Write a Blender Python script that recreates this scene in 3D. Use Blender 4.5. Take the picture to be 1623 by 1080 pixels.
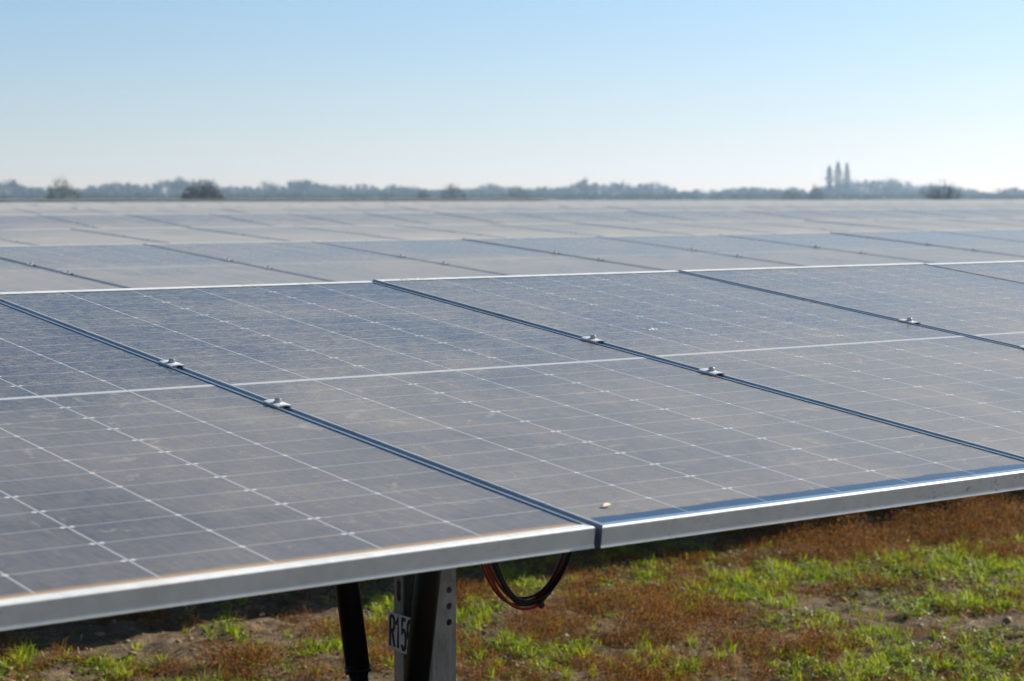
import bpy, bmesh, math, random
import numpy as np
from mathutils import Vector, Matrix

random.seed(7)
RNG = np.random.default_rng(11)
rad = math.radians
scene = bpy.context.scene
for o in list(bpy.data.objects):
    bpy.data.objects.remove(o)

# ------------------------------------------------------------------ camera
YAW, PITCH, FPX = 0.670583, -0.0704066, 3289.7     # solved from the panel grid; FPX in pixels of a 1623 wide frame
CAM_Z = 2.08
cam_d = bpy.data.cameras.new("camera")
cam_d.sensor_width = 36.0
cam_d.lens = FPX / 1623.0 * 36.0
cam_d.clip_start = 0.05
cam_d.clip_end = 20000
cam_d.dof.use_dof = True
cam_d.dof.focus_distance = 4.75
cam_d.dof.aperture_fstop = 7.5
cam = bpy.data.objects.new("camera", cam_d)
scene.collection.objects.link(cam)
cam.location = (0, 0, CAM_Z)
cam.rotation_euler = (math.pi / 2 + PITCH, 0, -YAW)
scene.camera = cam

# ------------------------------------------------------------------ sky, sun, exposure
SUN_EL = rad(28.0)
SUN_AZ_FROM_X = rad(-3.0)                      # sun stands along the rows, to the right and ahead
sun_dir = Vector((math.cos(SUN_EL) * math.cos(SUN_AZ_FROM_X), math.cos(SUN_EL) * math.sin(SUN_AZ_FROM_X), math.sin(SUN_EL)))
world = bpy.data.worlds.new("World")
scene.world = world
world.use_nodes = True
wn = world.node_tree
wn.nodes.clear()
w_out = wn.nodes.new("ShaderNodeOutputWorld")
w_bg = wn.nodes.new("ShaderNodeBackground")
w_sky = wn.nodes.new("ShaderNodeTexSky")
w_sky.sky_type = 'NISHITA'
w_sky.sun_disc = False
w_sky.sun_elevation = SUN_EL
w_sky.sun_rotation = math.pi / 2 - SUN_AZ_FROM_X
w_sky.air_density = 1.0
w_sky.dust_density = 0.5
w_sky.ozone_density = 1.5
w_bg.inputs["Strength"].default_value = 0.103
# the sky is sampled a little above the true elevation: a clear horizon with a steep gradient to blue
w_tc = wn.nodes.new("ShaderNodeTexCoord")
w_mp = wn.nodes.new("ShaderNodeMapping")
w_mp.inputs["Scale"].default_value = (1, 1, 2.5)
w_mp.inputs["Location"].default_value = (0, 0, 0.05)
wn.links.new(w_tc.outputs["Generated"], w_mp.inputs[0])
w_nm = wn.nodes.new("ShaderNodeVectorMath")
w_nm.operation = 'NORMALIZE'
wn.links.new(w_mp.outputs[0], w_nm.inputs[0])
wn.links.new(w_nm.outputs[0], w_sky.inputs[0])
w_wb = wn.nodes.new("ShaderNodeMix")             # camera white balance of the sky
w_wb.data_type = 'RGBA'
w_wb.blend_type = 'MULTIPLY'
w_wb.inputs[0].default_value = 1.0
w_sep = wn.nodes.new("ShaderNodeSeparateXYZ")
wn.links.new(w_tc.outputs["Generated"], w_sep.inputs[0])
w_rmp = wn.nodes.new("ShaderNodeValToRGB")         # hazy neutral band low down, clear blue above it
w_rmp.color_ramp.elements[0].position = 0.0
w_rmp.color_ramp.elements[0].color = (0.74, 0.53, 0.475, 1)
w_rmp.color_ramp.elements[1].position = 0.095
w_rmp.color_ramp.elements[1].color = (0.85, 0.865, 0.775, 1)
e_ = w_rmp.color_ramp.elements.new(0.05)
e_.color = (0.835, 0.735, 0.63, 1)
wn.links.new(w_sep.outputs[2], w_rmp.inputs[0])
wn.links.new(w_rmp.outputs[0], w_wb.inputs[7])
wn.links.new(w_sky.outputs[0], w_wb.inputs[6])
wn.links.new(w_wb.outputs[2], w_bg.inputs[0])
wn.links.new(w_bg.outputs[0], w_out.inputs[0])

sun_d = bpy.data.lights.new("sun", 'SUN')
sun_d.energy = 5.0
sun_d.angle = rad(0.5)
sun_d.color = (1.0, 0.94, 0.85)
sun = bpy.data.objects.new("sun", sun_d)
scene.collection.objects.link(sun)
sun.rotation_euler = sun_dir.to_track_quat('Z', 'Y').to_euler()

scene.view_settings.view_transform = 'Standard'
scene.view_settings.look = 'None'
scene.view_settings.gamma = 1.0
scene.view_settings.exposure = 1.0
scene.render.engine = 'CYCLES'
scene.cycles.use_denoising = True
scene.cycles.volume_bounces = 0
scene.cycles.max_bounces = 6
scene.cycles.transparent_max_bounces = 8

# ------------------------------------------------------------------ helpers
COL = scene.collection


def link(o, parent=None):
    COL.objects.link(o)
    if parent is not None:
        o.parent = parent
    return o


def mesh_obj(name, verts, faces, mats, parent=None, smooth=False, mat_idx=None):
    me = bpy.data.meshes.new(name)
    me.from_pydata([tuple(v) for v in verts], [], [tuple(f) for f in faces])
    for m in (mats if isinstance(mats, (list, tuple)) else [mats]):
        me.materials.append(m)
    if mat_idx is not None:
        me.polygons.foreach_set("material_index", mat_idx)
    if smooth:
        me.polygons.foreach_set("use_smooth", [True] * len(me.polygons))
    me.update()
    return link(bpy.data.objects.new(name, me), parent)


def bm_obj(name, bm, mats, parent=None, smooth=False):
    bmesh.ops.recalc_face_normals(bm, faces=bm.faces)
    me = bpy.data.meshes.new(name)
    bm.to_mesh(me)
    bm.free()
    for m in (mats if isinstance(mats, (list, tuple)) else [mats]):
        me.materials.append(m)
    if smooth:
        me.polygons.foreach_set("use_smooth", [True] * len(me.polygons))
    return link(bpy.data.objects.new(name, me), parent)


def empty(name, loc):
    o = bpy.data.objects.new(name, None)
    o.location = loc
    o.empty_display_size = 0.2
    return link(o)


def tag(o, label=None, cat=None, group=None, kind=None):
    if label:
        o["label"] = label
    if cat:
        o["category"] = cat
    if group:
        o["group"] = group
    if kind:
        o["kind"] = kind
    return o


def bm_box(bm, c, s, bevel=0.0, rot=None):
    r = bmesh.ops.create_cube(bm, size=1.0)
    vs = r["verts"]
    bmesh.ops.scale(bm, vec=s, verts=vs)
    if bevel > 0:
        es = list({e for v in vs for e in v.link_edges})
        rb = bmesh.ops.bevel(bm, geom=es, offset=bevel, segments=2, affect='EDGES', profile=0.7)
        vs = list({v for f in rb["faces"] for v in f.verts} | {v for v in vs if v.is_valid})
    if rot is not None:
        bmesh.ops.rotate(bm, cent=(0, 0, 0), matrix=rot, verts=vs)
    bmesh.ops.translate(bm, vec=c, verts=vs)
    return vs


def bm_tube(bm, p0, p1, r0, r1=None, seg=20, caps=True):
    r1 = r0 if r1 is None else r1
    p0, p1 = Vector(p0), Vector(p1)
    d = (p1 - p0).normalized()
    a = d.orthogonal().normalized()
    b = d.cross(a)
    A, B = [], []
    for k in range(seg):
        t = 2 * math.pi * k / seg
        o = a * math.cos(t) + b * math.sin(t)
        A.append(bm.verts.new(p0 + o * r0))
        B.append(bm.verts.new(p1 + o * r1))
    for k in range(seg):
        j = (k + 1) % seg
        bm.faces.new((A[k], A[j], B[j], B[k]))
    if caps:
        bm.faces.new(A[::-1])
        bm.faces.new(B)


def sweep(points, r, seg=10):
    """verts, faces of a tube along a polyline"""
    V, F = [], []
    n = len(points)
    up = Vector((0.02, 1, 0.03)).normalized()
    for i, p in enumerate(points):
        p = Vector(p)
        d = (Vector(points[min(i + 1, n - 1)]) - Vector(points[max(i - 1, 0)])).normalized()
        a = d.cross(up).normalized()
        b = d.cross(a)
        for k in range(seg):
            t = 2 * math.pi * k / seg
            V.append(p + (a * math.cos(t) + b * math.sin(t)) * r)
    for i in range(n - 1):
        for k in range(seg):
            j = (k + 1) % seg
            F.append((i * seg + k, i * seg + j, (i + 1) * seg + j, (i + 1) * seg + k))
    F.append(tuple(range(seg))[::-1])
    F.append(tuple((n - 1) * seg + k for k in range(seg)))
    return V, F


# value noise in numpy
_perm = RNG.random((256, 256))


def vnoise(x, y, s=1.0, ox=0.0):
    x = np.asarray(x) * s + 31.7 + ox
    y = np.asarray(y) * s + 17.3 + ox * 1.7
    xi, yi = np.floor(x).astype(int), np.floor(y).astype(int)
    fx, fy = x - xi, y - yi
    fx, fy = fx * fx * (3 - 2 * fx), fy * fy * (3 - 2 * fy)
    g = lambda i, j: _perm[i % 256, j % 256]
    return (g(xi, yi) * (1 - fx) + g(xi + 1, yi) * fx) * (1 - fy) + (g(xi, yi + 1) * (1 - fx) + g(xi + 1, yi + 1) * fx) * fy


def fbm(x, y, s=1.0, octv=4, ox=0.0):
    t, a, n = 0, 1.0, 0
    for k in range(octv):
        t = t + a * vnoise(x, y, s * 2 ** k, ox + 9.1 * k)
        n += a
        a *= 0.5
    return t / n


FWD = np.array([math.sin(YAW), math.cos(YAW)])
RGT = np.array([math.cos(YAW), -math.sin(YAW)])


def bearing(px, dist):
    """ground point on the compass bearing of photo column px, dist metres out"""
    p = FWD * dist + RGT * dist * (px - 811.5) / FPX
    return float(p[0]), float(p[1])


# ------------------------------------------------------------------ materials
class NT:
    def __init__(self, name):
        self.m = bpy.data.materials.new(name)
        self.m.use_nodes = True
        self.t = self.m.node_tree
        self.t.nodes.clear()
        self.out = self.t.nodes.new("ShaderNodeOutputMaterial")

    def n(self, typ, **kw):
        nd = self.t.nodes.new(typ)
        for k, v in kw.items():
            setattr(nd, k, v)
        return nd

    def set(self, sock, v):
        if isinstance(v, bpy.types.NodeSocket):
            self.t.links.new(v, sock)
        else:
            sock.default_value = v

    def math(self, op, a, b=None, c=None, clamp=False):
        nd = self.n("ShaderNodeMath", operation=op, use_clamp=clamp)
        self.set(nd.inputs[0], a)
        if b is not None:
            self.set(nd.inputs[1], b)
        if c is not None:
            self.set(nd.inputs[2], c)
        return nd.outputs[0]

    def mix(self, f, a, b):
        nd = self.n("ShaderNodeMix", data_type='RGBA')
        self.set(nd.inputs[0], f)
        self.set(nd.inputs[6], a)
        self.set(nd.inputs[7], b)
        return nd.outputs[2]

    def noise(self, vec, scale, detail=4, rough=0.55, dist=0.0):
        nd = self.n("ShaderNodeTexNoise")
        if vec is not None:
            self.set(nd.inputs["Vector"], vec)
        nd.inputs["Scale"].default_value = scale
        nd.inputs["Detail"].default_value = detail
        nd.inputs["Roughness"].default_value = rough
        nd.inputs["Distortion"].default_value = dist
        return nd.outputs["Fac"]

    def ramp(self, f, lo, hi, a=0.0, b=1.0):
        nd = self.n("ShaderNodeMapRange", interpolation_type='SMOOTHSTEP')
        self.set(nd.inputs[0], f)
        self.set(nd.inputs[1], lo)
        self.set(nd.inputs[2], hi)
        self.set(nd.inputs[3], a)
        self.set(nd.inputs[4], b)
        return nd.outputs[0]

    def bump(self, h, strength, dist):
        nd = self.n("ShaderNodeBump")
        nd.inputs["Strength"].default_value = strength
        nd.inputs["Distance"].default_value = dist
        self.set(nd.inputs["Height"], h)
        return nd.outputs[0]

    def bsdf(self, color, rough=0.5, metal=0.0, spec=0.5, normal=None, **kw):
        b = self.n("ShaderNodeBsdfPrincipled")
        self.set(b.inputs["Base Color"], color)
        self.set(b.inputs["Roughness"], rough)
        self.set(b.inputs["Metallic"], metal)
        self.set(b.inputs["Specular IOR Level"], spec)
        if normal is not None:
            self.set(b.inputs["Normal"], normal)
        for k, v in kw.items():
            self.set(b.inputs[k], v)
        return b.outputs[0]

    def done(self, shader):
        self.t.links.new(shader, self.out.inputs["Surface"])
        return self.m


def rgb(r, g, b):
    return (r, g, b, 1.0)


PW, PL = 1.143, 2.3227          # module outline
PITCH_U = 1.154                 # module pitch along the row
LIP_S, LIP_E, LIP_B = 0.011, 0.017, 0.032     # frame lip on the long and on the short sides
GW, GL = PW - 2 * LIP_S, PL - 2 * LIP_E


def make_glass():
    t = NT("dusty_solar_glass")
    tc = t.n("ShaderNodeTexCoord")
    sep = t.n("ShaderNodeSeparateXYZ")
    t.set(sep.inputs[0], tc.outputs["Object"])
    x, y = sep.outputs[0], sep.outputs[1]
    oi = t.n("ShaderNodeObjectInfo")
    rnd = oi.outputs["Random"]
    # --- white grid between the cells (object space, metres; y runs 0..PL from the low edge)
    cw = (GW - 0.02) / 6.0
    margin = LIP_E + 0.008
    half = PL / 2.0
    gapc = 0.009
    rh = (half - gapc - margin) / 12.0

    def dist_to_grid(v, p):       # distance to the nearest multiple of p
        f = t.math('FRACT', t.math('ADD', t.math('DIVIDE', v, p), 0.5))
        return t.math('MULTIPLY', t.math('ABSOLUTE', t.math('SUBTRACT', f, 0.5)), p)
    dx = dist_to_grid(x, cw)
    in_x = t.math('LESS_THAN', t.math('ABSOLUTE', x), 2.5 * cw)
    ya = t.math('ABSOLUTE', t.math('SUBTRACT', y, half))
    yy = t.math('SUBTRACT', ya, gapc)
    dy = dist_to_grid(yy, rh)
    in_y = t.math('MULTIPLY', t.math('GREATER_THAN', yy, rh * 0.5), t.math('LESS_THAN', yy, rh * 11.5))
    col_line = t.math('MULTIPLY', t.ramp(dx, 0.0009, 0.0019, 1.0, 0.0), in_x)
    row_line = t.math('MULTIPLY', t.ramp(dy, 0.0009, 0.0018, 0.6, 0.0), in_y)
    mid_line = t.ramp(ya, gapc - 0.001, gapc, 1.0, 0.0)
    # corner chamfers: a diamond on odd lines, two side by side on even ones
    par = t.math('ABSOLUTE', t.math('SUBTRACT', t.math('FRACT', t.math('ADD', t.math('DIVIDE', x, 2 * cw), 0.5)), 0.5))
    even = t.math('GREATER_THAN', par, 0.25)      # lines at odd multiples of cw
    off = t.math('MULTIPLY', even, 0.0075)
    ddx = t.math('ABSOLUTE', t.math('SUBTRACT', dx, off))
    dd = t.math('ADD', t.math('MULTIPLY', ddx, 0.8), dy)
    dot = t.math('MULTIPLY', t.math('MULTIPLY', t.ramp(dd, 0.0038, 0.0055, 1.0, 0.0), in_x), in_y)
    white = t.math('MAXIMUM', t.math('MAXIMUM', col_line, row_line), t.math('MAXIMUM', mid_line, dot))
    # --- fine busbars across a cell
    bb = dist_to_grid(x, cw / 10.0)
    bus = t.ramp(bb, 0.0003, 0.0008, 0.35, 0.0)
    cell = t.mix(bus, rgb(0.010, 0.014, 0.030), rgb(0.09, 0.095, 0.12))
    base = t.mix(white, cell, t.mix(dot, rgb(0.40, 0.41, 0.44), rgb(0.58, 0.58, 0.62)))
    # --- dusty cover, with pale sheen painted in
    cmb = t.n("ShaderNodeCombineXYZ")
    t.set(cmb.inputs[0], x)
    t.set(cmb.inputs[1], y)
    t.set(cmb.inputs[2], t.math('MULTIPLY', rnd, 97.0))
    P = cmb.outputs[0]
    mp = t.n("ShaderNodeMapping")
    t.set(mp.inputs[0], P)
    mp.inputs["Scale"].default_value = (5.0, 1.0, 1.0)
    streak = t.noise(mp.outputs[0], 22.0, 5, 0.65, 0.4)
    speck = t.noise(P, 230.0, 3, 0.75, 0.3)
    mp2 = t.n("ShaderNodeMapping")
    t.set(mp2.inputs[0], P)
    mp2.inputs["Scale"].default_value = (0.55, 1.3, 1.0)
    speck2 = t.noise(mp2.outputs[0], 75.0, 4, 0.72, 0.8)
    cloud = t.noise(P, 1.9, 3, 0.5, 0.8)
    blot = t.noise(P, 9.0, 5, 0.62, 1.6)
    dust_and_sheen = t.math('MULTIPLY_ADD', cloud, 0.46, 0.07)  # broad dust patches, strengthened to paint in a soft pale sheen
    dust_and_sheen = t.math('ADD', dust_and_sheen, t.math('MULTIPLY', t.math('SUBTRACT', streak, 0.5), 0.20))
    dust_and_sheen = t.math('ADD', dust_and_sheen, t.math('MULTIPLY', t.ramp(blot, 0.52, 0.70), 0.04))
    # speckle is coarser near the upper half of the module where rain has run less
    up = t.ramp(y, 0.7, 1.6, 0.30, 1.8)
    dust_and_sheen = t.math('SUBTRACT', dust_and_sheen, t.ramp(y, 0.9, 1.7, 0.0, 0.13))
    spk = t.math('MULTIPLY', t.math('ADD', t.math('MULTIPLY', t.math('SUBTRACT', speck, 0.5), 0.8), t.math('SUBTRACT', speck2, 0.5)), t.math('MULTIPLY', up, 0.6))
    dust_and_sheen = t.math('ADD', dust_and_sheen, spk)
    mp3 = t.n("ShaderNodeMapping")
    t.set(mp3.inputs[0], P)
    mp3.inputs["Scale"].default_value = (7.0, 0.5, 1.0)
    runs = t.noise(mp3.outputs[0], 1.6, 4, 0.6, 0.5)
    dust_and_sheen = t.math('ADD', dust_and_sheen, t.math('MULTIPLY', t.math('SUBTRACT', runs, 0.5), 0.13))
    atd = t.n("ShaderNodeAttribute", attribute_type='OBJECT', attribute_name='sheen_dust')
    dust_and_sheen = t.math('ADD', dust_and_sheen, atd.outputs["Fac"])
    dust_and_sheen = t.math('ADD', dust_and_sheen, t.math('MULTIPLY', t.math('SUBTRACT', rnd, 0.5), 0.05), clamp=True)
    # washed strips along the rim, wider at the low edge where an attribute of the module says so
    at = t.n("ShaderNodeAttribute", attribute_type='OBJECT', attribute_name='rim_clean')
    wob = t.noise(P, 14.0, 4, 0.6)
    wy = t.math('ADD', t.math('MULTIPLY', at.outputs["Fac"], 0.034), t.math('MULTIPLY', t.math('SUBTRACT', wob, 0.5), 0.022))
    lowc = t.ramp(t.math('SUBTRACT', t.math('SUBTRACT', y, LIP_E), wy), -0.004, 0.004, 1.0, 0.0)
    lowc = t.math('MULTIPLY', lowc, t.math('GREATER_THAN', at.outputs["Fac"], 0.05))
    ex = t.math('SUBTRACT', GW / 2, t.math('ABSOLUTE', x))
    sidec = t.ramp(t.math('ADD', ex, t.math('MULTIPLY', t.math('SUBTRACT', wob, 0.5), 0.012)), 0.004, 0.008, 0.8, 0.0)
    clean_sky = t.math('MAXIMUM', lowc, sidec)
    dust_and_sheen = t.math('MULTIPLY', dust_and_sheen, t.math('SUBTRACT', 1.0, t.math('MULTIPLY', clean_sky, 0.95)))
    dcol = t.mix(t.ramp(speck2, 0.45, 0.75), rgb(0.34, 0.308, 0.272), rgb(0.42, 0.315, 0.19))
    wn_ = t.math('ABSOLUTE', t.math('SUBTRACT', t.noise(P, 2.1, 3, 0.5, 1.5), 0.5))
    wisp = t.math('MULTIPLY', t.ramp(wn_, 0.0, 0.012, 1.0, 0.0), t.ramp(blot, 0.50, 0.62))
    dust_and_sheen = t.math('ADD', dust_and_sheen, t.math('MULTIPLY', wisp, 0.16), clamp=True)
    dvis = t.math('MULTIPLY', dust_and_sheen, t.math('SUBTRACT', 1.0, t.math('MULTIPLY', dot, 0.25)))
    col = t.mix(dvis, base, dcol)
    col = t.mix(t.math('MULTIPLY', clean_sky, t.math('SUBTRACT', 0.9, t.math('MULTIPLY', white, 0.5))), col, rgb(0.022, 0.052, 0.105))  # washed strips tinted blue in place of the sky they reflect
    # tan silt lying against the low lip where it has not been washed away
    silt = t.ramp(t.math('SUBTRACT', y, LIP_E), 0.006, 0.026, 1.0, 0.0)
    silt = t.math('MULTIPLY', silt, t.ramp(t.noise(P, 1.4, 2, 0.5), 0.36, 0.46))
    silt = t.math('MULTIPLY', silt, t.math('SUBTRACT', 1.0, t.math('GREATER_THAN', at.outputs["Fac"], 0.05)))
    col = t.mix(t.math('MULTIPLY', silt, 0.85), col, rgb(0.42, 0.27, 0.13))
    rough = t.math('MULTIPLY_ADD', dust_and_sheen, 0.45, 0.10)
    spec = t.math('MULTIPLY_ADD', dust_and_sheen, -0.35, 0.33, clamp=True)
    sh = t.bsdf(col, rough=rough, spec=spec, **{"Sheen Weight": t.math('MULTIPLY', dust_and_sheen, 0.55), "Sheen Roughness": 0.3, "Sheen Tint": rgb(0.9, 0.85, 0.78)})
    return t.done(sh)


def make_aluminium(name, base, rough, metal, wear=0.1):
    t = NT(name)
    tc = t.n("ShaderNodeTexCoord")
    oi = t.n("ShaderNodeObjectInfo")
    va = t.n("ShaderNodeVectorMath", operation='ADD')
    t.set(va.inputs[0], tc.outputs["Object"])
    t.set(va.inputs[1], t.math('MULTIPLY', oi.outputs["Random"], 53.0))
    OB = va.outputs[0]
    a = t.noise(OB, 9.0, 5, 0.6)
    b = t.noise(OB, 60.0, 4, 0.6)
    f = t.math('ADD', t.math('MULTIPLY', a, 0.6), t.math('MULTIPLY', b, 0.4))
    c0 = rgb(*[v * (1 - wear) for v in base])
    c1 = rgb(*[min(1, v * (1 + wear)) for v in base])
    col = t.mix(t.ramp(f, 0.35, 0.65), c0, c1)
    mk = t.n("ShaderNodeMapping")
    t.set(mk.inputs[0], OB)
    mk.inputs["Scale"].default_value = (1.0, 1.0, 3.0)
    scuff = t.ramp(t.noise(mk.outputs[0], 22.0, 5, 0.72, 1.8), 0.56, 0.64)
    scuff = t.math('MULTIPLY', scuff, t.ramp(t.noise(OB, 2.6, 2, 0.5), 0.50, 0.62))
    col = t.mix(t.math('MULTIPLY', scuff, 0.75), col, rgb(0.10, 0.09, 0.08))
    grime = t.ramp(t.noise(OB, 5.0, 6, 0.7, 1.2), 0.58, 0.78)
    col = t.mix(t.math('MULTIPLY', grime, 0.35), col, rgb(0.30, 0.25, 0.18))
    r = t.math('MULTIPLY_ADD', b, 0.2, rough - 0.1)
    return t.done(t.bsdf(col, rough=r, metal=metal, spec=0.5))


def make_galv():
    t = NT("galvanised_steel")
    tc = t.n("ShaderNodeTexCoord")
    mp = t.n("ShaderNodeMapping")
    t.set(mp.inputs[0], tc.outputs["Object"])
    mp.inputs["Scale"].default_value = (1, 1, 0.35)
    a = t.noise(mp.outputs[0], 30.0, 6, 0.7, 1.0)
    b = t.noise(tc.outputs["Object"], 160.0, 3, 0.6)
    c = t.noise(mp.outputs[0], 6.0, 4, 0.6)
    col = t.mix(t.ramp(a, 0.35, 0.7), rgb(0.20, 0.205, 0.205), rgb(0.36, 0.365, 0.365))
    col = t.mix(t.math('MULTIPLY', t.ramp(c, 0.5, 0.75), 0.45), col, rgb(0.20, 0.16, 0.115))
    h = t.math('ADD', a, t.math('MULTIPLY', b, 0.3))
    return t.done(t.bsdf(col, rough=0.5, metal=0.45, normal=t.bump(h, 0.35, 0.002)))


def make_plain(name, col, rough=0.5, metal=0.0, spec=0.5, var=0.15, scale=40.0):
    t = NT(name)
    tc = t.n("ShaderNodeTexCoord")
    a = t.noise(tc.outputs["Object"], scale, 4, 0.6)
    c = t.mix(a, rgb(*[v * (1 - var) for v in col]), rgb(*[v * (1 + var) for v in col]))
    return t.done(t.bsdf(c, rough=rough, metal=metal, spec=spec))


def make_soil():
    t = NT("dry_soil")
    g = t.n("ShaderNodeNewGeometry")
    P = g.outputs["Position"]
    a = t.noise(P, 0.8, 6, 0.6)
    b = t.noise(P, 9.0, 8, 0.7)
    c = t.noise(P, 60.0, 5, 0.7)
    col = t.mix(t.ramp(b, 0.3, 0.7), rgb(0.028, 0.019, 0.010), rgb(0.17, 0.120, 0.066))
    col = t.mix(t.math('MULTIPLY', t.ramp(c, 0.5, 0.75), 0.6), col, rgb(0.33, 0.255, 0.165))
    col = t.mix(t.math('MULTIPLY', t.ramp(a, 0.45, 0.6), 0.4), col, rgb(0.13, 0.085, 0.045))
    # beyond the first rows the land is under short field grass
    ln = t.n("ShaderNodeVectorMath", operation='LENGTH')
    t.set(ln.inputs[0], P)
    col = t.mix(t.ramp(ln.outputs["Value"], 25.0, 60.0), col, t.mix(b, rgb(0.035, 0.045, 0.018), rgb(0.075, 0.075, 0.035)))
    h = t.math('ADD', t.math('MULTIPLY', b, 1.0), t.math('MULTIPLY', c, 0.35))
    return t.done(t.bsdf(col, rough=0.95, spec=0.15, normal=t.bump(h, 0.9, 0.03)))


def make_leaf(name, c0, c1, trans, rough=0.5, attr=True):
    t = NT(name)
    at = t.n("ShaderNodeAttribute", attribute_name="tint")
    col = t.mix(at.outputs["Fac"], rgb(*c0), rgb(*c1))
    d = t.bsdf(col, rough=rough, spec=0.35 if rough < 0.65 else 0.08)
    tr = t.n("ShaderNodeBsdfTranslucent")
    t.set(tr.inputs[0], col)
    mx = t.n("ShaderNodeMixShader")
    mx.inputs[0].default_value = trans
    t.set(mx.inputs[1], d)
    t.set(mx.inputs[2], tr.outputs[0])
    return t.done(mx.outputs[0])


M_GLASS = make_glass()
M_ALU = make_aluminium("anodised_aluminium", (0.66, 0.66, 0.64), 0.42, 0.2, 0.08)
M_ALU_SIDE = make_aluminium("sky_tinted_aluminium_rail", (0.27, 0.33, 0.41), 0.32, 0.75, 0.10)  # blue base colour paints in the sky mirrored along the seams
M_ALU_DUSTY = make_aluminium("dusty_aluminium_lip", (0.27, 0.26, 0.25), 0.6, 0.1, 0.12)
M_ALU_SKY = make_aluminium("sky_tinted_aluminium_lip", (0.62, 0.70, 0.80), 0.22, 0.9, 0.05)  # pale blue base puts the sky's reflection into the low lip
M_BACK = make_plain("bifacial_rear_glass", (0.022, 0.028, 0.045), 0.35)
M_CLAMP = make_aluminium("clamp_aluminium", (0.66, 0.67, 0.69), 0.38, 0.3, 0.06)
M_BOLT = make_plain("bolt_steel", (0.42, 0.42, 0.43), 0.3, 0.9, var=0.1)
M_GALV = make_galv()
M_BLACK = make_plain("black_painted_steel", (0.004, 0.004, 0.004), 0.4, 0.0, 0.16)
M_ROD = make_plain("dark_rod", (0.03, 0.03, 0.032), 0.25, 0.5, 0.5)
M_RED = make_plain("red_cable_jacket", (0.33, 0.020, 0.014), 0.45, 0, 0.4)
M_CABLE = make_plain("black_cable_jacket", (0.012, 0.012, 0.013), 0.45, 0, 0.4)
M_SIGN = make_plain("sign_plate_white", (0.72, 0.72, 0.76), 0.45, 0, 0.4, var=0.05)
M_INK = make_plain("sign_ink", (0.01, 0.01, 0.012), 0.5)
M_SOIL = make_soil()
M_GRASS = make_leaf("green_grass_blades", (0.05, 0.115, 0.004), (0.36, 0.41, 0.010), 0.6)
M_SPROUT = make_leaf("small_leaf_sprouts", (0.07, 0.14, 0.010), (0.28, 0.34, 0.02), 0.55, 0.5)
M_WEED = make_leaf("brown_dry_weeds", (0.030, 0.011, 0.003), (0.34, 0.155, 0.034), 0.4, 0.7)
M_STRAW = make_leaf("straw_litter", (0.30, 0.22, 0.13), (0.5, 0.42, 0.3), 0.2, 0.6)
M_CLOD = make_plain("soil_clod", (0.24, 0.175, 0.115), 0.95, 0, 0.1, 0.35, 25)
M_WOOD = make_leaf("far_wood_foliage", (0.022, 0.034, 0.016), (0.10, 0.085, 0.035), 0.15, 0.7)
M_BUSHG = make_leaf("olive_bush_foliage", (0.035, 0.045, 0.012), (0.12, 0.12, 0.035), 0.15, 0.7)
M_BUSHD = make_leaf("dark_bush_foliage", (0.020, 0.018, 0.012), (0.075, 0.055, 0.03), 0.1, 0.8)
M_POPLAR = make_leaf("poplar_foliage", (0.04, 0.05, 0.025), (0.12, 0.10, 0.05), 0.15, 0.7)
M_BARK = make_plain("tree_bark", (0.06, 0.05, 0.04), 0.9, 0, 0.2)

# ------------------------------------------------------------------ ground (one sheet to the horizon)
SHADOW_Y = 8.1


def make_ground():
    def lines(lo, hi, step, far):
        a = list(np.arange(lo, hi + 1e-6, step))
        s, v = step, a[-1]
        while v < far:
            s *= 1.35
            v = min(far + 1, v + s)
            a.append(v)
        s, v = step, a[0]
        while v > -far:
            s *= 1.35
            v = max(-far - 1, v - s)
            a.insert(0, v)
        return np.array(a)
    X = lines(2.6, 12.0, 0.032, 1185)
    Y = lines(5.2, 11.2, 0.034, 1185)
    gx, gy = np.meshgrid(X, Y, indexing='ij')
    win = np.clip(np.minimum(np.minimum(gx - 2.6, 12.0 - gx) / 0.4, np.minimum(gy - 5.2, 11.2 - gy) / 0.4), 0, 1)
    h = (fbm(gx, gy, 1.3, 3) - 0.5) * 0.08 + (fbm(gx, gy, 9.0, 4, 5) - 0.5) * 0.05
    h += np.maximum(0, vnoise(gx, gy, 17, 3) - 0.6) * 0.05
    gz = h * win
    V = np.stack([gx, gy, gz], -1).reshape(-1, 3)
    nx, ny = len(X), len(Y)
    i, j = np.meshgrid(np.arange(nx - 1), np.arange(ny - 1), indexing='ij')
    a = (i * ny + j).ravel()
    F = np.stack([a, a + ny, a + ny + 1, a + 1], -1)
    o = mesh_obj("ground", V.tolist(), F.tolist(), M_SOIL, smooth=True)
    tag(o, kind='structure')
    return X, Y, gz


GX, GY, GZ = make_ground()


def ground_z(x, y):
    i = np.clip(np.searchsorted(GX, x) - 1, 0, len(GX) - 2)
    j = np.clip(np.searchsorted(GY, y) - 1, 0, len(GY) - 2)
    return GZ[i, j]


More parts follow.
